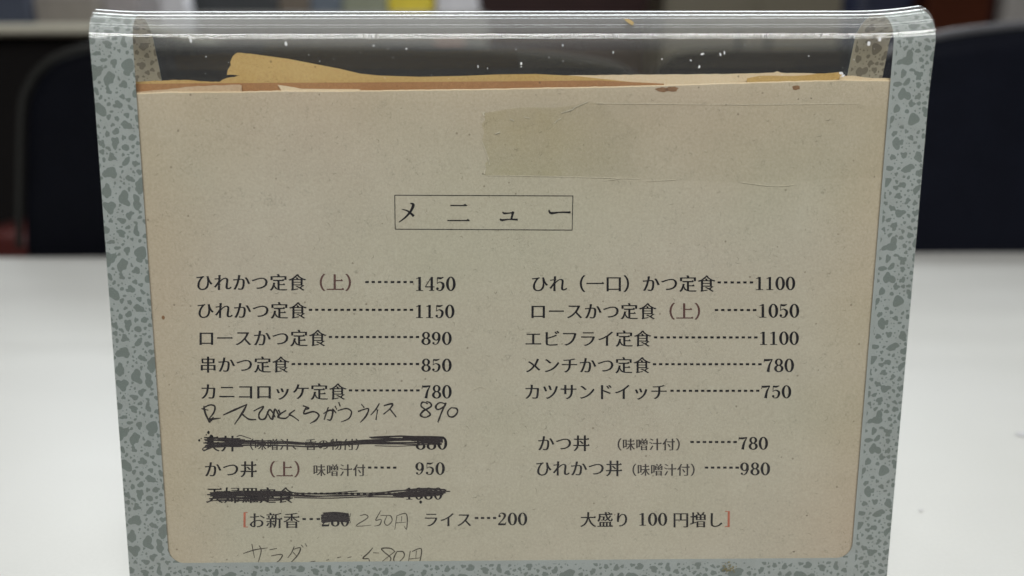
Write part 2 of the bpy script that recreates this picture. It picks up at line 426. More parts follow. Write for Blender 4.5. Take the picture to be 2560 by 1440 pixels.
# long counter on the left with things standing on it
M_count = simple('cream_counter', (0.62, 0.60, 0.50), 0.35)
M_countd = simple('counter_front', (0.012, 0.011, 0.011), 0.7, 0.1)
def prop_box(name, label, cat, px0, px1, py0, py1, y, col, dep=0.12, rough=0.6, bevel=0.008, extra=None, z0=None):
    a = at(px0, py1, y); b = at(px1, py0, y)
    zb = a.z if z0 is None else z0
    o = box(name, (a.x, y, zb), (b.x, y + dep, b.z), simple(name + '_surface', col, rough, 0.4, 0.25, 25), None, bevel)
    tag(o, label, cat); return o
cr = empty('counter', (-1.0, 1.5, -0.72), 'cream topped counter at the far left behind the black chair', 'counter')
a = at(-900, 86, 1.35); b = at(372, 58, 1.35)
box('counter_top', (a.x, 1.35, a.z), (b.x, 1.75, b.z), M_count, cr, 0.006)
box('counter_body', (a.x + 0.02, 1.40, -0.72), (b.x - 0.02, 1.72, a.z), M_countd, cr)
ztop = b.z
prop_box('storage_box', 'blurred dark blue box on the counter at the far left', 'box', -60, 62, -60, 24, 1.50, (0.05, 0.06, 0.09), z0=ztop)
prop_box('cloth_bundle', 'grey folded cloth on the counter beside the dark blue box', 'cloth', 66, 240, -20, 34, 1.52, (0.23, 0.21, 0.19), z0=ztop, bevel=0.015)
prop_box('tissue_box', 'small lilac grey box on the counter above the stand corner', 'box', 244, 340, -30, 40, 1.55, (0.30, 0.28, 0.29), z0=ztop)

sh = empty('shelf_unit', (0, 2.2, -0.72), 'long grey back shelf holding packets behind the stand', 'shelf')
a = at(345, 138, 2.0); b = at(1215, 30, 2.0)
M_shelf = simple('grey_shelf', (0.30, 0.29, 0.27), 0.5)
box('shelf_board', (a.x, 2.0, a.z), (b.x, 2.4, b.z), M_shelf, sh, 0.004)
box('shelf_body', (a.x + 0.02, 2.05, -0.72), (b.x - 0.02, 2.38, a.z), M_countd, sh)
b_top = b.z
def packet(label, cat, name, px0, px1, py0, col, dep=0.1, y=2.06, lean=0.0, zb=None):
    zt = zb if zb is not None else b_top
    a = at(px0, 0, y); b = at(px1, py0, y)
    n = 7; W = b.x - a.x
    pts = [(a.x, zt + 0.001), (a.x - 0.003, zt + (b.z - zt) * 0.5), (a.x + W * 0.04 + lean, b.z - 0.01), (a.x + W * 0.2 + lean, b.z), (b.x - W * 0.2 + lean, b.z - 0.004), (b.x - W * 0.04 + lean, b.z - 0.012), (b.x + 0.003, zt + (b.z - zt) * 0.5), (b.x, zt + 0.001)]
    o = slab(name, pts, y, dep, simple(name + '_film', col, 0.45, 0.5, 0.25, 40), None, 0.008)
    return tag(o, label, cat)
packet('white plastic bag hanging in front of the grey shelf near its left end', 'bag', 'plastic_bag', 352, 462, -40, (0.78, 0.78, 0.86), 0.05, 1.93, zb=at(400, 133, 1.93).z)
packet('dark slate box on the shelf beside the white bag', 'box', 'slate_box', 468, 690, -30, (0.045, 0.05, 0.055))
packet('brown paper packet on the shelf beside the slate box', 'packet', 'brown_packet', 698, 770, -30, (0.16, 0.13, 0.10))
packet('grey blue tin on the shelf next to the brown packet', 'tin', 'blue_tin', 776, 850, -25, (0.12, 0.15, 0.19))
packet('olive green packet on the shelf left of the yellow one', 'packet', 'olive_packet', 856, 965, -30, (0.26, 0.28, 0.20))
packet('bright yellow packet on the shelf', 'packet', 'yellow_packet', 972, 1078, -30, (0.78, 0.62, 0.03))
packet('white packet at the right end of the shelf', 'packet', 'white_packet', 1092, 1195, -25, (0.70, 0.70, 0.74))
a = at(1088, 102, 1.96); b = at(1160, 118, 1.96)
tag(box('pink_card', (a.x, 1.955, a.z - 0.02), (b.x, 1.965, a.z), simple('pink_card_face', (0.62, 0.40, 0.34))), 'small pink card on the front of the shelf board', 'card')
cb = empty('cabinet', (0.5, 3.1, -0.72), 'pale khaki cabinet against the dark wall', 'cabinet')
a = at(1655, 124, 3.0); b = at(2118, -60, 3.0)
M_khaki = simple('khaki_paint', (0.36, 0.33, 0.25), 0.5)
box('carcass', (a.x, 3.0, -0.72), (b.x, 3.4, b.z), M_khaki, cb, 0.01)
mx = (a.x + b.x) / 2
for q in range(2):
    xa = a.x + 0.02 + q * (mx - a.x); xb = xa + (mx - a.x) - 0.04
    box('door', (xa, 2.985, -0.68), (xb, 3.0, b.z - 0.03), M_khaki, cb, 0.004)
    hx = xb - 0.04 if q == 0 else xa + 0.04
    box('handle', (hx - 0.008, 2.965, b.z - 0.35), (hx + 0.008, 2.985, b.z - 0.22), M_leg, cb)
tag(prop_box('high_back_seat', 'dark blue padded seat back between cabinet and brown door', 'seat', 2122, 2300, -50, 150, 1.8, (0.015, 0.02, 0.045), 0.1, 0.5, 0.03, z0=-0.72), 'dark blue padded seat back between cabinet and brown door', 'seat')
dr = empty('door', (2.0, 3.9, -0.72), 'reddish brown wooden door at the upper right', 'door')
a = at(2296, 200, 3.9); b = at(2506, -200, 3.9)
M_door = simple('brown_door', (0.20, 0.055, 0.025), 0.45, 0.4, 0.3, 5)
box('door_leaf', (a.x, 3.9, -0.72), (b.x, 3.96, 1.4), M_door, dr, 0.005)
box('handle', (a.x + 0.05, 3.86, 0.28), (a.x + 0.07, 3.90, 0.42), M_leg, dr)
prop_box('white_appliance', 'white appliance at the upper right edge beside the brown door', 'appliance', 2512, 2760, -60, 48, 3.0, (0.72, 0.70, 0.68), 0.08, 0.4, 0.02, z0=-0.72)

# ------------------------------------------------------------------ the menu stand
YAW = 0.00951; LEAN = math.radians(5.0); LEANB = math.radians(14.0)
H, R = 0.150, 0.0096
HT = H - 0.0016                                    # height where the bend starts
KS = -0.0101; HW = 0.105
cy_, sy_ = math.cos(YAW), math.sin(YAW)
def S2W(x, y, z): return Vector((cy_ * x - sy_ * y, sy_ * x + cy_ * y, z))
LF = HT / math.cos(LEAN) - 0.0006                    # length of the front leaf
TURN = math.pi - LEAN - LEANB
LA = R * TURN
LB = HT / math.cos(LEANB)
def prof(t):
    """t<0: distance down the front leaf; 0..LA round the bend; beyond: down the back leaf. returns y,z,ny,nz (outward normal)"""
    Y0 = -(H - HT) * math.tan(LEAN); C = (Y0 + R * math.cos(LEAN), HT - R * math.sin(LEAN))
    if t <= 0:
        s = -t; return (Y0 - s * math.sin(LEAN), HT - s * math.cos(LEAN), -math.cos(LEAN), math.sin(LEAN))
    if t <= LA:
        a = t / R + LEAN; ny, nz = -math.cos(a), math.sin(a)
        return (C[0] + R * ny, C[1] + R * nz, ny, nz)
    a = TURN + LEAN; ny, nz = -math.cos(a), math.sin(a)
    s = t - LA
    return (C[0] + R * ny + s * nz, C[1] + R * nz - s * ny, ny, nz)
def SP(u, t, off=0.0):
    """point of the folded sheet; off = distance inward from the outer face"""
    y, z, ny, nz = prof(t)
    x = u + (KS * (-t) if t < 0 else 0)
    f = max(0.0, min(1.0, t / LA)); x += -0.0023 * f * f * (3 - 2 * f)
    if t > LA: x += -0.004 * (t - LA)
    # edges of the bend flare up slightly
    e = max(0.0, (abs(u) - (0.089 if u > 0 else 0.092)) / 0.016)
    wv = max(0.0, math.sin(math.pi * max(0.0, min(1.0, (t + 0.012) / (LA + 0.024)))))
    fl = (0.0012 if u > 0 else 0.0009) * e * e * wv
    # sides of the front leaf bow very slightly
    off = off - fl
    return S2W(x, y - ny * off, z - nz * off)
stand = empty('menu_stand', (0, 0.02, 0), 'folded clear acrylic menu stand with mottled grey border holding the menu', 'menu stand')
ts = [-LF + LF * k / 40 for k in range(40)] + [LA * k / 40 for k in range(41)] + [LA + LB * 0.99 * k / 30 for k in range(1, 31)]
def us_(n=64):
    return [-HW + 2 * HW * k / n for k in range(n + 1)]
def sheet(name, offs, umin, umax, tlist, mats, parent, nu=64, ufun=None):
    V, Fc, U, mi = [], [], [], []
    nt = len(tlist)
    for off in offs:
        for i, t in enumerate(tlist):
            for k in range(nu + 1):
                a0, a1 = ufun(t) if ufun else (umin, umax)
                u = a0 + (a1 - a0) * k / nu
                V.append(SP(u, t, off)); U.append((u * 1000, t * 1000))
    n = nu + 1; B = nt * n
    for i in range(nt - 1):
        for k in range(nu):
            q = (i * n + k, i * n + k + 1, (i + 1) * n + k + 1, (i + 1) * n + k)
            Fc.append(q); mi.append(0)
            Fc.append(tuple(B + j for j in reversed(q))); mi.append(1)
    def side(a, b):
        s = len(V); V.extend([V[a], V[B + a], V[B + b], V[b]]); U.extend([U[a], U[B + a], U[B + b], U[b]])
        Fc.append((s, s + 1, s + 2, s + 3)); mi.append(0)
    for i in range(nt - 1):
        side(i * n, (i + 1) * n); side((i + 1) * n + nu, i * n + nu)
    for k in range(nu):
        side(k + 1, k); side((nt - 1) * n + k, (nt - 1) * n + k + 1)
    return V, Fc, U, mi
V, Fc, U, mi = sheet('acrylic_sheet', (0, 0.0009), -HW, HW, ts, None, stand)
o = link('acrylic_sheet', V, Fc, [M_acrylic], stand, smooth=False)
n_ = len(Fc); o.data.polygons.foreach_set('use_smooth', [True] * ((len(ts) - 1) * 64 * 2) + [False] * (n_ - (len(ts) - 1) * 64 * 2))
# printed border, against the inner face
OB = (0.00093, 0.00103)
HB = HW + 0.00035
def inL(t): return -0.0949 + 0.0006 * min(1, max(0, -t / 0.14))
def inR(t): return 0.0953 - 0.0003 * min(1, max(0, -t / 0.14))
S0 = -0.1381; RC = 0.0042
parts = [sheet('l', OB, 0, 0, ts, None, stand, 6, lambda t: (-HB, inL(t))),
         sheet('r', OB, 0, 0, ts, None, stand, 6, lambda t: (inR(t), HB))]
for sgn in (1, -1):                                  # bottom bars, front and back leaf
    uL, uR = inL(-0.14), inR(-0.14)
    us = [uL + RC * (1 - math.cos(math.pi / 2 * k / 8)) for k in range(8)] + [uL + RC + (uR - uL - 2 * RC) * k / 40 for k in range(41)] + [uR - RC * (1 - math.cos(math.pi / 2 * k / 8)) for k in range(7, -1, -1)]
    V, Fc, U, mi = [], [], [], []
    for off in OB:
        for u in us:
            d = min(u - uL, uR - u, RC); rise = RC - math.sqrt(max(0, RC * RC - (RC - d) ** 2))
            t0 = S0 + rise
            for j in range(4):
                t = t0 + (-LF - t0) * j / 3
                if sgn < 0: t = LA + (-t) * (LB / LF) * 0.99
                V.append(SP(u, t, off)); U.append((u * 1000, t * 1000))
    nb = len(us) * 4
    for i in range(len(us) - 1):
        for j in range(3):
            q = (i * 4 + j, i * 4 + j + 1, i * 4 + j + 5, i * 4 + j + 4)
            Fc += [q, tuple(nb + k for k in reversed(q))]; mi += [0, 1]
        Fc.append((i * 4, i * 4 + 4, nb + i * 4 + 4, nb + i * 4)); mi.append(0)
    parts.append((V, Fc, U, mi))
AV, AF, AU, AM = [], [], [], []
for V, Fc, U, mi in parts:
    s = len(AV); AV += V; AU += U; AM += mi; AF += [tuple(s + k for k in f) for f in Fc]
link('mottled_border', AV, AF, [M_border, M_border_in], stand, uvs=AU, midx=AM)

# ------------------------------------------------------------------ the menu paper behind the front leaf
NF = S2W(0, -math.cos(LEAN), math.sin(LEAN)); NF.normalize()
def plane_at(px, py, off):
    """photo point -> point on the plane parallel to the front leaf, off behind its outer face"""
    P0 = S2W(0, 0, H) - NF * off
    d = ray(px, py); k = (P0 - CAM).dot(NF) / d.dot(NF)
    return CAM + d * k
PO = 0.0014                                       # depth of the menu's printed face
def lerp_poly(pts, x):
    for (x0, y0), (x1, y1) in zip(pts, pts[1:]):
        if x <= x1: return y0 + (y1 - y0) * (x - x0) / (x1 - x0)
    return pts[-1][1]
DOWN = S2W(0, -math.sin(LEAN), -math.cos(LEAN))
def paper(name, top, off, thick, mat, parent, x0, x1, nx=150, jag=0.0, bottom=1446, curl=0.0):
    V, Fc = [], []
    rnd = [(0, 0)] + [(1 - math.cos(a), -math.sin(a)) for a in [math.pi / 2 * k / 4 for k in range(1, 5)]]
    rt = thick * 0.5
    rows = []
    for k in range(nx + 1):
        x = x0 + (x1 - x0) * k / nx
        yt = lerp_poly(top, x) + random.uniform(-jag, jag)
        col = [plane_at(x + (x - 1280) * -0.0925, bottom, off)]
        for f in (0.25, 0.5, 0.75, 0.9, 0.97):
            xx = x + (x - 1280) * -0.0925 * (1 - f); col.append(plane_at(xx, bottom + (yt + 6 - bottom) * f, off))
        tp_ = plane_at(x, yt, off)
        base = tp_ + DOWN * rt
        for k2 in range(5):
            a = math.pi / 2 * k2 / 4
            col.append(base - DOWN * (rt * math.sin(a)) - NF * (rt * (1 - math.cos(a)) + curl * (k2 / 4)))
        col.append(col[-1] - NF * rt); col.append(col[0] - NF * thick)
        rows.append(col)
    m = len(rows[0])
    for c in rows: V += c
    for k in range(nx):
        for j in range(m - 1):
            Fc.append((k * m + j, (k + 1) * m + j, (k + 1) * m + j + 1, k * m + j + 1))
    Fc.append(tuple(range(m))); Fc.append(tuple(nx * m + j for j in reversed(range(m))))
    o = link(name, V, Fc, [mat, M_cream], parent, midx=[1 if (i % (m - 1)) >= 6 and (i % (m - 1)) <= 10 else 0 for i in range(nx * (m - 1))] + [0, 0]); o.data.polygons.foreach_set('use_smooth', [True] * (len(Fc) - 2) + [False] * 2)  # top rounding in cream: the edge's highlight is put into the colour
    return o
X0, X1 = 296, 2262
menu = empty('menu_paper', tuple(plane_at(1275, 1446, PO)), 'aged printed menu sheet with handwritten additions inside the clear stand', 'menu')
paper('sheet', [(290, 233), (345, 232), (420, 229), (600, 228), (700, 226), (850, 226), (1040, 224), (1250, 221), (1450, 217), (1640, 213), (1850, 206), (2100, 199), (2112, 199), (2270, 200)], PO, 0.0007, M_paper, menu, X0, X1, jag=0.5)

# loose slips of paper showing above the menu sheet
def slip(name, pts, off, thick, mat, label, cat, bow=0.0, parent=None):
    V, Fc = [], []
    n = len(pts)
    for d in (0, thick):
        for (x, y) in pts: V.append(plane_at(x, y, off) - NF * d)
    Fc.append(tuple(range(n))[::-1]); Fc.append(tuple(range(n, 2 * n)))
    for i in range(n):
        j = (i + 1) % n; Fc.append((i, j, n + j, n + i))
    o = link(name, V, Fc, mat, parent)
    if label: tag(o, label, cat)
    return o
def rough_edge(pts, amp, step=14):
    out = []
    for (x0, y0), (x1, y1) in zip(pts, pts[1:]):
        L = math.hypot(x1 - x0, y1 - y0); k = max(1, int(L / step))
        for i in range(k):
            f = i / k; out.append((x0 + (x1 - x0) * f + random.uniform(-amp, amp) * 0.5, y0 + (y1 - y0) * f + random.uniform(-amp, amp)))
    out.append(pts[-1]); return out
slip('folded_paper_edge', rough_edge([(2100, 190), (2130, 190), (2180, 194), (2262, 198)], 1.0) + [(2262, 240), (2098, 240)], PO + 0.00075, 0.0003, M_cream,
     'cream paper strip sticking up at the top right of the menu', 'paper strip')
slip('torn_paper_strip', rough_edge([(300, 226), (345, 229), (400, 225), (480, 216), (598, 211), (604, 214), (604, 226)], 0.8) + [(604, 250), (300, 250)], PO + 0.00075, 0.0002, M_beige,
     'torn beige paper strip along the top left of the menu', 'paper strip')
slip('torn_white_corner', [(694, 212), (708, 214), (735, 218), (752, 222), (900, 223), (900, 240), (712, 240), (702, 224)], PO + 0.00078, 0.0002, M_cream,
     'small white torn paper corner peeking above the menu left of centre', 'paper scrap')
slip('tanned_sheet', [(300, 210), (500, 208), (900, 206), (1300, 203), (1500, 201), (1660, 209), (1660, 240), (300, 250)], PO + 0.0012, 0.0002, M_orange,
     'orange brown sheet seen as a thin band just above the menu', 'paper sheet')
slip('kraft_sheet', rough_edge([(300, 206), (420, 201), (470, 199), (500, 203), (548, 204), (566, 196), (585, 192), (600, 189), (607, 187), (594, 188), (567, 186), (569, 175), (577, 163), (576, 155), (582, 140), (592, 132), (625, 134)], 1.0, 9)
     + [(720, 147), (850, 172), (900, 184), (950, 189), (1050, 192), (1150, 190), (1250, 186), (1340, 185), (1440, 190), (1560, 203), (1640, 212), (1640, 240), (300, 250)], PO + 0.0022, 0.00025, M_kraft,
     'torn tan kraft paper with a raised flap at its upper left', 'kraft paper')
slip('cream_sheet', [(1300, 188)] + rough_edge([(1400, 189), (1560, 187), (1700, 186), (1850, 184), (1935, 182), (1943, 178), (1952, 182), (2060, 184), (2098, 181), (2110, 188)], 0.7) + [(2110, 240), (1300, 240)], PO + 0.0028, 0.0003, M_cream,
     'cream back sheet rising above the menu at right of centre', 'paper sheet')
slip('kraft_edge_strip', rough_edge([(1868, 196), (1900, 190), (2000, 189), (2060, 183), (2100, 181), (2106, 190)], 0.8) + [(2106, 240), (1868, 240)], PO + 0.0019, 0.0002, M_kraft,
     'short tan paper edge at the top right below the cream sheet', 'paper strip')

# ------------------------------------------------------------------ lettering
class Ink:
    """collects flat strokes and glyphs on the menu face; each piece a few microns above the last"""
    def __init__(s): s.V = []; s.F = []; s.k = 0
    def add(s, pts, faces):
        off = PO - 0.00004 - 0.000003 * (s.k % 14); s.k += 1
        b = len(s.V); s.V += [plane_at(x, y, off) for x, y in pts]
        s.F += [tuple(b + i for i in f) for f in faces]
    def poly(s, pts): s.add(pts, [tuple(range(len(pts)))])
    def brush(s, pts, ws, n=5, closed=False, jit=0.0):
        if isinstance(ws, (int, float)): ws = [ws] * len(pts)
        data = catmull([(x, y, w_) for (x, y), w_ in zip(pts, ws)], n, closed) if len(pts) > 2 or closed else [Vector((pts[0][0], pts[0][1], ws[0])), Vector((pts[1][0], pts[1][1], ws[1]))]
        m = len(data); out = []
        for i, d in enumerate(data):
            a = data[(i - 1) % m] if (closed or i) else d; b = data[(i + 1) % m] if (closed or i < m - 1) else d
            t = Vector((b.x - a.x, b.y - a.y)); t = t.normalized() if t.length > 1e-9 else Vector((1, 0))
            w_ = max(0.25, d.z) / 2 * (1 + random.uniform(-jit, jit))
            out.append((d.x - t.y * w_, d.y + t.x * w_)); out.append((d.x + t.y * w_, d.y - t.x * w_))
        f = [(2 * i, 2 * i + 1, 2 * i + 3, 2 * i + 2) for i in range(m - 1)]
        if closed: f.append((2 * m - 2, 2 * m - 1, 1, 0))
        s.add(out, f)
    def ring(s, cx, cy, ro, ri, n=28):
        p = []
        for k in range(n):
            a = 2 * math.pi * k / n; p.append((cx + ro[0] * math.cos(a), cy + ro[1] * math.sin(a))); p.append((cx + ri[0] * math.cos(a), cy + ri[1] * math.sin(a)))
        s.add(p, [(2 * k, 2 * k + 1, (2 * k + 3) % (2 * n), (2 * k + 2) % (2 * n)) for k in range(n)])
    def disc(s, cx, cy, r, ry=None, n=12, jit=0.0):
        ry = ry or r
        s.poly([(cx + r * (1 + random.uniform(-jit, jit)) * math.cos(2 * math.pi * k / n), cy + ry * (1 + random.uniform(-jit, jit)) * math.sin(2 * math.pi * k / n)) for k in range(n)])
    def build(s, name, mat, label=None):
        o = link(name, s.V, s.F, mat, menu)
        if label: o['label'] = label
        return o

_gc = {}
def glyph(ch):
    if ch in _gc: return _gc[ch]
    c = bpy.data.curves.new('glyph', 'FONT'); c.body = ch; c.resolution_u = 4
    o = bpy.data.objects.new('glyph', c); COL.objects.link(o); bpy.context.view_layer.update()
    ev = o.evaluated_get(bpy.context.evaluated_depsgraph_get()); m = ev.to_mesh()
    V = [Vector((v.co.x, v.co.y)) for v in m.vertices]; Fs = [tuple(p.vertices) for p in m.polygons]
    ev.to_mesh_clear(); bpy.data.objects.remove(o); bpy.data.curves.remove(c)
    # outline edges, oriented with the inside on the left
    cnt = {}
    for f in Fs:
        ar = sum(V[f[i]].x * V[f[(i + 1) % len(f)]].y - V[f[(i + 1) % len(f)]].x * V[f[i]].y for i in range(len(f)))
        g = f if ar > 0 else f[::-1]
        for i in range(len(g)): cnt[(g[i], g[(i + 1) % len(g)])] = 1
    bd = [(a, b) for (a, b) in cnt if (b, a) not in cnt]
    nxt = {a: b for a, b in bd}; prv = {b: a for a, b in bd}
    disp = {}
    def en(a, b):
        d = V[b] - V[a]; return Vector((d.y, -d.x)).normalized() if d.length > 1e-9 else Vector((0, 0))
    for v in nxt:
        if v not in prv: continue
        n1, n2 = en(prv[v], v), en(v, nxt[v]); nn = n1 + n2
        if nn.length < 0.2: continue
        nn.normalize(); k = min(1.5, 1 / max(0.5, nn.dot(n1)))
        disp[v] = Vector((nn.x * k * 0.022, -nn.y * k * 0.007))
    tri = []
    for a, b in bd:
        if a not in prv or b not in nxt: continue
        n = en(a, b); L = (V[b] - V[a]).length
        if n.x > 0.93 and 0.03 < L < 0.11:
            p, q = prv[a], nxt[b]
            if abs(en(p, a).y) > 0.93 and abs(en(b, q).y) > 0.93 and (V[p] - V[a]).length > 0.10 and (V[q] - V[b]).length > 0.10:
                t = V[b] if V[b].y > V[a].y else V[a]
                tri.append([(t.x - 0.125, t.y - 0.02), (t.x - 0.045, t.y + 0.04), (t.x - 0.02, t.y + 0.035), (t.x + 0.015, t.y - 0.03)])
    for v, d in disp.items(): V[v] = V[v] + d
    _gc[ch] = (V, Fs, tri); return _gc[ch]
def text(inkc, s, x, cy, pitch, size=None):
    """em boxes of width pitch starting at x, centred vertically on cy (photo pixels)"""
    size = size or pitch * 0.98
    for i, ch in enumerate(s):
        if ch in ' \u3000': continue
        V, Fs, tri = glyph(ch)
        ox = x + i * pitch
        f = lambda p: (ox + p[0] * size, cy - (p[1] - 0.38) * size)
        inkc.add([f(v) for v in V], Fs)
        for t in tri: inkc.poly([f(p) for p in t])
def dashes(inkc, x0, x1, cy, n, w=8.6, h=5.2):
    p = (x1 - x0 - w) / max(1, n - 1)
    for i in range(n):
        a = x0 + i * p; j = random.uniform(-.4, .4)
        inkc.poly([(a, cy - h / 2 + j * .5), (a + w + j, cy - h / 2), (a + w + j, cy + h / 2), (a, cy + h / 2 + j * .5)])
def digit(inkc, ch, x, y0, y1, adv):
    Hh = y1 - y0; sx = adv / 0.735
    P = lambda a, b: (x + a * sx, y1 - b * Hh)
    B = lambda pts, ws: inkc.brush([P(*p) for p in pts], [q * Hh * 1.0 for q in ws])
    ringf = lambda cx, cy, ro, ri: inkc.ring(P(cx, cy)[0], P(cx, cy)[1], (ro[0] * sx, ro[1] * Hh), (ri[0] * sx, ri[1] * Hh))
    D = lambda cx, cy, r: inkc.disc(P(cx, cy)[0], P(cx, cy)[1], r * sx, r * Hh)
    if ch == '0': ringf(.37, .5, (.345, .515), (.145, .445))
    elif ch == '8': ringf(.37, .745, (.285, .27), (.115, .195)); ringf(.37, .265, (.335, .28), (.145, .205))
    elif ch == '9':
        ringf(.35, .67, (.315, .34), (.125, .265)); B([(.58, .68), (.58, .45), (.47, .16), (.30, .025), (.15, .08)], [.17, .16, .11, .05, .07]); D(.16, .13, .08)
    elif ch == '6': ringf(.38, .32, (.30, .33), (.145, .27)); B([(.15, .35), (.16, .6), (.27, .86), (.44, .975), (.58, .92)], [.17, .16, .11, .05, .07]); D(.57, .87, .08)
    elif ch == '1': B([(.37, .02), (.37, .99)], [.185, .185]); B([(.12, .025), (.62, .025)], [.055, .055]); B([(.38, .95), (.13, .86)], [.10, .04])
    elif ch == '4': B([(.47, .98), (.04, .29)], [.06, .06]); B([(.03, .28), (.69, .28)], [.075, .075]); B([(.49, .01), (.49, .99)], [.18, .18]); B([(.31, .025), (.67, .025)], [.05, .05])
    elif ch == '7': B([(.08, .90), (.35, .90), (.66, .96)], [.14, .16, .07]); B([(.085, .99), (.06, .72)], [.05, .05]); B([(.65, .95), (.45, .55), (.34, .01)], [.06, .15, .23])
    elif ch == '5': B([(.15, .93), (.38, .90), (.60, .98)], [.12, .14, .04]); B([(.155, .97), (.135, .5)], [.06, .05]); B([(.135, .52), (.33, .63), (.55, .50), (.56, .28), (.44, .06), (.24, .02), (.13, .1)], [.04, .07, .17, .19, .11, .05, .06]); D(.155, .155, .095)
    elif ch == '2': D(.17, .73, .095); B([(.11, .78), (.22, .94), (.38, .975), (.54, .86), (.54, .68), (.38, .42), (.10, .10)], [.06, .06, .09, .19, .17, .10, .06]); B([(.07, .07), (.60, .075)], [.16, .15]); B([(.58, .05), (.65, .27)], [.09, .04])
def number(inkc, s, x0, x1, y0, y1):
    adv = (x1 - x0) / len(s)
    for i, ch in enumerate(s): digit(inkc, ch, x0 + i * adv, y0, y1, adv)

# title in its frame (strokes traced in units of a 5.12x enlargement from (960,460))
T5 = lambda pts: [(960 + a / 5.12, 460 + b / 5.12) for a, b in pts]
k = Ink()
for a, b in (((137, 143), (2422, 153)), ((2418, 150), (2408, 593)), ((2408, 590), (143, 578)), ((143, 578), (137, 143))):
    k.brush(T5([a, b]), 2.0, jit=0.0)
k.build('title_frame', M_ink)
k = Ink()
k.brush(T5([(335, 245), (375, 268), (340, 350), (270, 430), (190, 490)]), [2, 7.5, 6, 4.5, 2.2])
k.brush(T5([(225, 322), (290, 340), (330, 365), (382, 412)]), [1.5, 3.8, 5.4, 6.5])
k.brush(T5([(848, 275), (1060, 276)]), 3.0); k.poly(T5([(1005, 272), (1038, 253), (1074, 280)]))
k.brush(T5([(812, 467), (1095, 468)]), 3.0); k.poly(T5([(1045, 465), (1074, 445), (1104, 473)]))
k.brush(T5([(1518, 356), (1538, 375), (1600, 372), (1662, 366)]), [3, 5, 3.2, 4.5])
k.brush(T5([(1655, 352), (1630, 448)]), [6, 5])
k.brush(T5([(1485, 443), (1508, 462), (1600, 452), (1712, 456)]), [3, 5.5, 3.2, 5.2])
k.brush(T5([(2110, 330), (2135, 372), (2250, 362), (2388, 363)]), [2.8, 5.8, 3.4, 5.4])
k.build('title_text', M_ink)

def row(name, items):
    """items: ('t', string, x, cy, pitch) ('d', x0, x1, cy, n) ('n', digits, x0, x1, y0, y1)"""
    k = Ink()
    for it in items:
        if it[0] == 't': text(k, *it[1:])
        elif it[0] == 'd': dashes(k, *it[1:])
        else: number(k, *it[1:])
    return k
def R_(items, mat=None, name='printed_item'):
    for it in items:
        row(name, [it]).build({'t': name, 'd': 'dash_leader', 'n': 'printed_price'}[it[0]], mat or M_ink)
R_([('t', 'ひれかつ定食', 487, 706, 46.6), ('d', 913, 1033, 705, 8), ('n', '1450', 1036, 1140, 692, 727)])
R_([('t', '（上）', 768, 706, 47.2)], M_ink_maroon, 'printed_note')
R_([('t', 'ひれかつ定食', 490, 776, 46.4), ('d', 772, 1033, 774.5, 17), ('n', '1150', 1036, 1137, 762, 795)])
R_([('t', 'ロースかつ定食', 493, 845, 46.4), ('d', 822, 1048, 842.5, 15), ('n', '890', 1052, 1130, 830, 862)])
R_([('t', '串かつ定食', 498, 911.5, 45.4), ('d', 729, 1048, 910, 21), ('n', '850', 1052, 1130, 897, 929)])
R_([('t', 'カニコロッケ定食', 499, 979, 46.1), ('d', 872, 1049, 976, 12), ('n', '780', 1053, 1130, 963, 996)])
R_([('t', 'ひれ（一口）かつ定食', 1326, 709, 46.4), ('d', 1794, 1883, 706, 6), ('n', '1100', 1886, 1989, 692, 725)])
R_([('t', 'ロースかつ定食', 1323, 778, 45.6), ('d', 1787, 1891, 775, 7), ('n', '1050', 1894, 1999, 760, 794)])
R_([('t', '（上）', 1643, 778, 46.3)], M_ink_maroon, 'printed_note')
R_([('t', 'エビフライ定食', 1311, 846.5, 45.5), ('d', 1635, 1894, 843.5, 17), ('n', '1100', 1896, 1998, 829, 862)])
R_([('t', 'メンチかつ定食', 1311, 913, 45.3), ('d', 1632, 1904, 910.5, 18), ('n', '780', 1908, 1986, 897, 930)])
R_([('t', 'カツサンドイッチ', 1309, 979.5, 45.2), ('d', 1676, 1899, 977, 15), ('n', '750', 1902, 1979, 963.5, 995.5)])
R_([('t', '天丼', 506, 1109, 44.6), ('n', '880', 1038, 1119, 1092, 1124)])
R_([('t', '（味噌汁、香の物付）', 604, 1111, 31.5)], M_ink_small, 'printed_note')
R_([('t', 'かつ丼', 510, 1173, 44.8), ('d', 920, 991, 1169, 5), ('n', '950', 1037, 1113, 1156, 1187)])
R_([('t', '（上）', 645, 1173, 44.8)], M_ink_maroon, 'printed_note')
R_([('t', '味噌汁付', 782, 1175.5, 33.3)], M_ink_small, 'printed_note')
R_([('t', '天婦羅定食', 515, 1238, 44.2), ('d', 738, 1008, 1234, 18), ('n', '1080', 1011, 1107, 1219, 1249)])
R_([('t', 'お新香', 621, 1301, 43.4), ('d', 756, 800, 1297.5, 3), ('n', '280', 802, 874, 1284, 1316)])
R_([('t', 'ライス', 1057, 1299, 41.6), ('d', 1187, 1241, 1295, 4), ('n', '200', 1243, 1319, 1282, 1313)])
R_([('t', 'かつ丼', 1343, 1108, 44.4), ('d', 1726, 1842, 1105, 8), ('n', '780', 1845, 1921, 1092.5, 1124)])
R_([('t', '（味噌汁付）', 1522, 1111, 33.4)], M_ink_small, 'printed_note')
R_([('t', 'ひれかつ丼', 1337, 1171, 44.1), ('d', 1762, 1847, 1169, 6), ('n', '980', 1849, 1926, 1156.5, 1188)])
R_([('t', '（味噌汁付）', 1559, 1174.5, 33.4)], M_ink_small, 'printed_note')
R_([('t', '大盛り', 1450, 1299, 42.2), ('n', '100', 1594, 1669, 1282.5, 1314), ('t', '円増し', 1681, 1299.5, 43.2)])
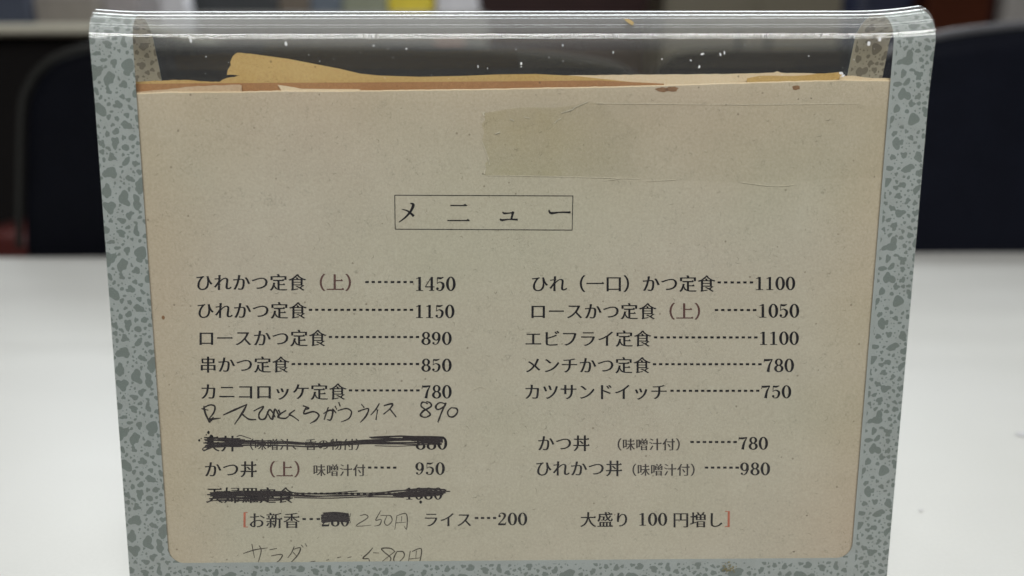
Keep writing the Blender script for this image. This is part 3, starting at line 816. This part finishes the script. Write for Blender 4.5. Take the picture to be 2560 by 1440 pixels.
k = Ink()
k.brush([(611.5, 1281), (611, 1318)], 5.5); k.brush([(609, 1281.5), (619, 1281.5)], 2); k.brush([(609, 1317.5), (620, 1317.5)], 2)
k.build('printed_bracket', M_ink_red); k = Ink()
k.brush([(1822, 1278), (1821.5, 1317)], 5.5); k.brush([(1813, 1278.5), (1824, 1278.5)], 2); k.brush([(1812, 1316.5), (1824, 1316.5)], 2)
k.build('printed_bracket', M_ink_red)

# handwriting, traced in units of a 3.273x enlargement from (460,1000)
T3 = lambda pts: [(460 + a / 3.273, 1000 + b / 3.273) for a, b in pts]
def hand(strokes, mat, w_, name, wob=0.9):
    k = Ink()
    for st in strokes:
        ww = [w_ * random.uniform(0.8, 1.15) for _ in st]; ww[0] *= 0.7; ww[-1] *= 0.5
        k.brush(T3(st), ww, 5, jit=0.10)
        if wob > 1:      # gone over twice
            k.brush(T3([(a + random.uniform(-7, 7), b + random.uniform(-6, 6)) for a, b in st]), [x * 0.6 for x in ww], 5, jit=0.2)
    k.build(name, mat)
hand([[(145, 72), (200, 84)], [(162, 48), (178, 112), (206, 184)], [(170, 58), (215, 40), (254, 52), (243, 104), (205, 152)], [(158, 60), (182, 128), (212, 186)], [(188, 152), (215, 158), (250, 154), (300, 148)], [(205, 184), (228, 160), (240, 138)], [(322, 122), (420, 78), (517, 36)], [(515, 36), (482, 100), (413, 200)], [(478, 120), (530, 155), (592, 160)],
      [(570, 90), (652, 52), (614, 112), (622, 154), (662, 150), (702, 78), (748, 140)], [(680, 95), (718, 158), (744, 72), (778, 142)],
      [(775, 78), (792, 122)], [(836, 85), (782, 118), (770, 142), (830, 150), (868, 118)], [(905, 84), (862, 117), (885, 130), (940, 168)],
      [(972, 45), (1022, 68), (988, 78)], [(1000, 58), (982, 112), (1058, 95), (1102, 122), (1080, 165), (1030, 192)],
      [(1142, 112), (1190, 84), (1216, 96), (1202, 160), (1172, 160)], [(1182, 58), (1148, 164)], [(1215, 70), (1245, 104)], [(1265, 18), (1276, 52)], [(1235, 48), (1252, 78)],
      [(1262, 86), (1330, 70), (1370, 96), (1350, 150), (1283, 180)], [(1450, 34), (1477, 62)], [(1423, 96), (1507, 70), (1490, 130), (1444, 182)],
      [(1597, 30), (1570, 76), (1528, 122)], [(1586, 78), (1568, 162)], [(1637, 46), (1706, 30), (1682, 75), (1630, 116)], [(1684, 74), (1736, 142)]], M_pen, 4.3, 'handwritten_line', 1.2)
hand([[(1998, 30), (1955, 18), (1940, 50), (1990, 88), (2015, 120), (1975, 142), (1934, 125), (1960, 90), (2022, 52), (2012, 22), (1980, 14)],
      [(2142, 32), (2092, 22), (2058, 55), (2080, 78), (2130, 52), (2142, 25), (2112, 92), (2074, 182)],
      [(2192, 60), (2160, 90), (2165, 130), (2200, 137), (2236, 102), (2230, 70), (2190, 64)]], M_pen, 4.3, 'handwritten_price', 1.2)
hand([[(1440, 947), (1485, 938), (1502, 965), (1408, 1030), (1532, 1024)], [(1612, 903), (1582, 955), (1570, 985), (1612, 978), (1602, 1020), (1558, 1032)], [(1608, 944), (1692, 945)],
      [(1662, 945), (1640, 1000), (1665, 1026), (1702, 990), (1692, 950), (1664, 944)], [(1742, 945), (1725, 1062)], [(1742, 947), (1820, 934), (1822, 1055), (1802, 1032)], [(1735, 1005), (1816, 1000)], [(1782, 950), (1779, 995)]], M_pencil, 2.5, 'handwritten_price')
hand([[(485, 1256), (580, 1226), (685, 1210)], [(555, 1178), (577, 1292)], [(612, 1190), (632, 1232), (603, 1342)], [(700, 1226), (760, 1214)], [(713, 1276), (802, 1264), (782, 1310), (738, 1342)],
      [(902, 1198), (880, 1250), (848, 1292)], [(895, 1222), (952, 1210), (930, 1270), (860, 1345)], [(893, 1246), (925, 1282)], [(960, 1185), (976, 1207)], [(990, 1173), (1006, 1200)],
      [(1028, 1326), (1076, 1318)], [(1120, 1336), (1131, 1335)], [(1163, 1311), (1187, 1306)], [(1253, 1291), (1286, 1284)], [(1338, 1291), (1370, 1283)],
      [(1546, 1208), (1505, 1255), (1463, 1296), (1512, 1300), (1514, 1337)], [(1548, 1250), (1596, 1252)],
      [(1728, 1242), (1690, 1214), (1618, 1215), (1640, 1246), (1692, 1292), (1674, 1337)], [(1722, 1242), (1608, 1332)], [(1742, 1240), (1715, 1300), (1732, 1337)], [(1742, 1240), (1792, 1242), (1800, 1282), (1748, 1337)],
      [(1852, 1235), (1833, 1337)], [(1866, 1240), (1942, 1218), (1925, 1335), (1905, 1316)], [(1902, 1234), (1896, 1295)], [(1845, 1301), (1932, 1292)]], M_pencil, 3.0, 'handwritten_line')

# marker scribbles over three printed items
def scribble(path, n, w_, ampl, name, spans=None, ends=40):
    k = Ink()
    for i in range(n):
        a = random.uniform(-1, 1); b = max(-1, min(1, a + random.uniform(-0.9, 0.9)))
        if spans: s0, s1 = random.choice(spans)
        else: s0, s1 = path[0][0], path[-1][0]
        s0 += random.uniform(0, ends); s1 -= random.uniform(0, ends)
        pts = []
        m = max(4, int((s1 - s0) / 120))
        for j in range(m + 1):
            f = j / m; x = s0 + (s1 - s0) * f
            pts.append((x, lerp_poly(path, x) + (a + (b - a) * f) * lerp_poly(ampl, x) + random.uniform(-3, 3)))
        k.brush(T3(pts), [w_ * random.uniform(0.75, 1.1) for _ in pts], 4)
    return k
P6 = [(150, 352), (300, 350), (550, 345), (800, 348), (1050, 362), (1250, 352), (1500, 332), (1800, 328), (2140, 335)]
A6 = [(150, 42), (300, 42), (480, 30), (700, 30), (1050, 26), (1250, 24), (1450, 20), (1560, 32), (1900, 34), (2140, 30)]
k = scribble(P6, 7, 2.8, A6, 's', [(160, 2130)], 30)
for q in scribble(P6, 10, 3.2, A6, 's', [(160, 620), (170, 500)], 60), scribble(P6, 16, 3.6, A6, 's', [(1500, 2130), (1750, 2130), (1850, 2140)], 60): k.V, k.F = k.V + q.V, k.F + [tuple(len(k.V) + i for i in f) for f in q.F]
k.brush(T3([(190, 370), (150, 402), (180, 408), (260, 375)]), 2.5)
k.brush(T3([(430, 300), (460, 290), (490, 298), (550, 318)]), 2.0); k.brush(T3([(1560, 374), (1750, 378), (1950, 368)]), 2.0)
k.build('marker_scribble', M_marker)
P8 = [(190, 785), (500, 782), (900, 780), (1100, 786), (1500, 775), (1700, 768), (2170, 750)]
A8 = [(190, 34), (500, 40), (800, 38), (880, 22), (1500, 16), (1700, 18), (1900, 34), (2100, 26), (2180, 8)]
k = scribble(P8, 3, 3.4, A8, 's', [(210, 2150)], 30)
for q in (scribble(P8, 16, 3.3, A8, 's', [(200, 900), (200, 760)], 70), scribble(P8, 14, 3.3, A8, 's', [(1700, 2150), (1820, 2130)], 60)): k.V, k.F = k.V + q.V, k.F + [tuple(len(k.V) + i for i in f) for f in q.F]
k.brush(T3([(900, 765), (1150, 764), (1420, 744)]), 2.6); k.brush(T3([(900, 798), (1200, 803), (1500, 792), (1800, 796)]), 2.8); k.brush(T3([(1500, 792), (1700, 745), (1900, 742), (2178, 748)]), 2.8)
k.brush(T3([(180, 835), (260, 822), (380, 826)]), 2.4)
k.build('marker_scribble', M_marker)
k = Ink()
for i in range(17):
    y = 928 + i * 4.6; x0 = 1122 + random.uniform(-4, 8) + (14 if i < 3 else 0); x1 = 1350 + random.uniform(-10, 8)
    k.brush(T3([(x0, y + random.uniform(-4, 4)), ((x0 + x1) / 2, y - 8 + random.uniform(-3, 3)), (x1, y + random.uniform(-4, 4))]), 2.6)
k.brush(T3([(1365, 925), (1355, 970), (1362, 1003), (1335, 1006)]), 1.4)
k.build('marker_scribble', M_marker)
k = Ink()
for (a, b, r_) in ((215, 330, 30), (225, 300, 16), (200, 265, 12), (182, 285, 6), (125, 330, 9), (140, 315, 5), (230, 350, 18), (1952, 765, 15), (1945, 795, 10), (1937, 835, 11), (2055, 328, 10), (885, 712, 5)):
    c = T3([(a, b)])[0]; k = Ink(); k.disc(c[0], c[1], r_ / 3.273, r_ / 3.273 * 1.1, 13, 0.22); k.build('ink_blot', M_blot)
k = Ink()      # brown stains at the top edge and small flecks
for (x, y, rx, ry) in ((1655, 224, 15, 6), (1680, 223, 16, 6.5), (1990, 219, 10, 6), (408, 794, 4, 5)): k = Ink(); k.disc(x, y, rx, ry, 16, 0.2); k.build('brown_stain', M_stain)
k = Ink()
for (x, y, r_) in ((690, 447, 1.8), (2017, 1289, 2.6), (1985, 1379, 2.8), (2186, 442, 2), (1815, 262, 2), (1996, 248, 2), (2028, 246, 2.2), (1747, 219, 2), (1405, 860, 2), (1944, 617, 1.7), (1525, 605, 1.5), (1508, 1030, 1.4), (1505, 1445, 1)):
    k.disc(x, y, r_, r_ * 0.7, 8, 0.3)
for _ in range(70):
    x = random.uniform(400, 2120); y = random.uniform(250, 1390); k.disc(x, y, random.uniform(0.5, 1.3), random.uniform(0.4, 1.0), 7, 0.3)
for _ in range(330):
    x = random.uniform(380, 2130); y = random.uniform(245, 1395); a = random.uniform(0, 3.1); L = random.uniform(4, 13)
    k.brush([(x, y), (x + L * .5 * math.cos(a) + random.uniform(-3, 3), y + L * .5 * math.sin(a)), (x + L * math.cos(a + .4), y + L * math.sin(a + .4))], [.3, .7, .3], 3)
o = k.build('paper_fleck', ink('fleck', (0.19, 0.16, 0.12))); o['kind'] = 'stuff'
# clear sticky tape across the upper right, old and torn at its left end
def tape_pt(x, y): return plane_at(x, y, PO - 0.00016)
left = [(1210, 438), (1216, 425), (1212, 410), (1222, 395), (1214, 372), (1205, 350), (1210, 330), (1204, 310), (1213, 300), (1208, 282), (1225, 280), (1300, 268), (1390, 269), (1438, 262), (1468, 254), (1490, 256)]
tp2 = left + [(1700, 258), (2000, 262), (2232, 264)]; bt2 = [(2226, 438), (2000, 452), (1800, 455), (1600, 446), (1400, 441)]
allp = tp2 + bt2
lp = left + [(1520, 268), (1540, 300), (1600, 330), (1570, 380), (1600, 441), (1400, 440)]
link('sticky_tape', [plane_at(x, y, PO - 0.00024) for x, y in lp], [tuple(range(len(lp)))[::-1]], M_tape2, menu)['label'] = 'yellowed torn left end of the clear tape'
link('sticky_tape', [tape_pt(*p) for p in allp], [tuple(range(len(allp)))[::-1]], M_tape, menu)
k = Ink(); 
for st, ww in (([(1212, 281), (1208, 284), (1211, 290)], 3.5), ([(1205, 352), (1212, 372), (1220, 392), (1224, 412)], 1.4), ([(1212, 425), (1211, 435)], 3.0), ([(1404, 282), (1430, 274), (1438, 268), (1470, 254)], 1.5), ([(1385, 308), (1395, 300), (1402, 296)], 1.3),
               ([(1238, 335), (1250, 330)], 1.8), ([(1510, 451), (1530, 449), (1548, 446)], 1.3), ([(1610, 453), (1690, 449)], 1.0), ([(1850, 455), (1930, 465), (1985, 462)], 1.2), ([(1490, 258), (1700, 260), (1900, 261), (2150, 258)], 0.9), ([(1220, 438), (1400, 441), (1600, 447)], 0.9),
               ([(1168, 984), (1185, 972), (1205, 967), (1218, 974)], 1.0), ([(1275, 297), (1285, 302)], 1.3), ([(1310, 292), (1325, 296)], 1.3)):
    k.brush(st, ww, 4, jit=0.3)
k.V = [p + NF * 0.00022 for p in k.V]
k.build('tape_crease', ink('pale_crease', (0.62, 0.58, 0.46)))['kind'] = 'stuff'

# ------------------------------------------------------------------ dirt on the acrylic
def acr(px, py):
    """nearest point of the outer face seen at a photo pixel"""
    best = None
    if py > 120: return plane_at(px, py, -0.00006)
    d = ray(px, py).normalized(); bt = None; bd = 1e9
    for i in range(200):
        t = -0.02 + (LA * 0.55 + 0.02) * i / 199
        P = SP(0, t, -0.00006); k_ = ((P - CAM).y) / d.y; Q = CAM + d * k_
        e = abs(Q.z - P.z)
        if e < bd: bd = e; bt = Q
    return bt
M_chip = simple('white_chip', (0.85, 0.86, 0.88), 0.5)
chips = [(715, 109, 4, 5), (477, 100, 3, 7), (2172, 109, 5, 5), (2199, 98, 5, 5), (1303, 159, 3, 3), (1195, 166, 1.5, 3), (1801, 136, 2.5, 4), (1811, 132, 2, 4), (1756, 135, 4, 3), (1748, 167, 2.5, 4), (1727, 151, 2, 2), (1407, 113, 1.5, 2.5), (1533, 131, 1.5, 3), (1655, 148, 1.5, 2), (934, 114, 2, 2), (1015, 122, 2, 1.5), (1017, 122, 1.5, 1.5), (2103, 183, 5, 4), (2108, 189, 4, 3), (1219, 171, 1, 2), (1303, 167, 2, 1), (2022, 140, 1.5, 1.5), (2135, 149, 1.5, 1.5), (515, 142, 2, 1)]
for _ in range(22): chips.append((random.uniform(430, 2190), random.uniform(95, 200), random.uniform(0.5, 1.1), random.uniform(0.5, 1.3)))
o = blob_mesh('dust_speck', chips, M_chip, stand, acr); o['kind'] = 'stuff'
M_scrap = simple('tan_scrap', (0.45, 0.33, 0.14), 0.7)
link('stuck_scrap', [acr(*p) for p in [(1560, 47), (1566, 54), (1572, 58), (1582, 64), (1585, 56), (1574, 48)]], [(0, 1, 2, 3, 4, 5)], M_scrap, stand)
M_spot = simple('ochre_stain', (0.26, 0.23, 0.12), 0.8)
sp = [(1822 + random.gauss(0, 9), 1421 + random.gauss(0, 6), random.uniform(1, 3), random.uniform(1, 2.5)) for _ in range(34)]
blob_mesh('ochre_stain', sp, M_spot, stand, acr)['kind'] = 'stuff'
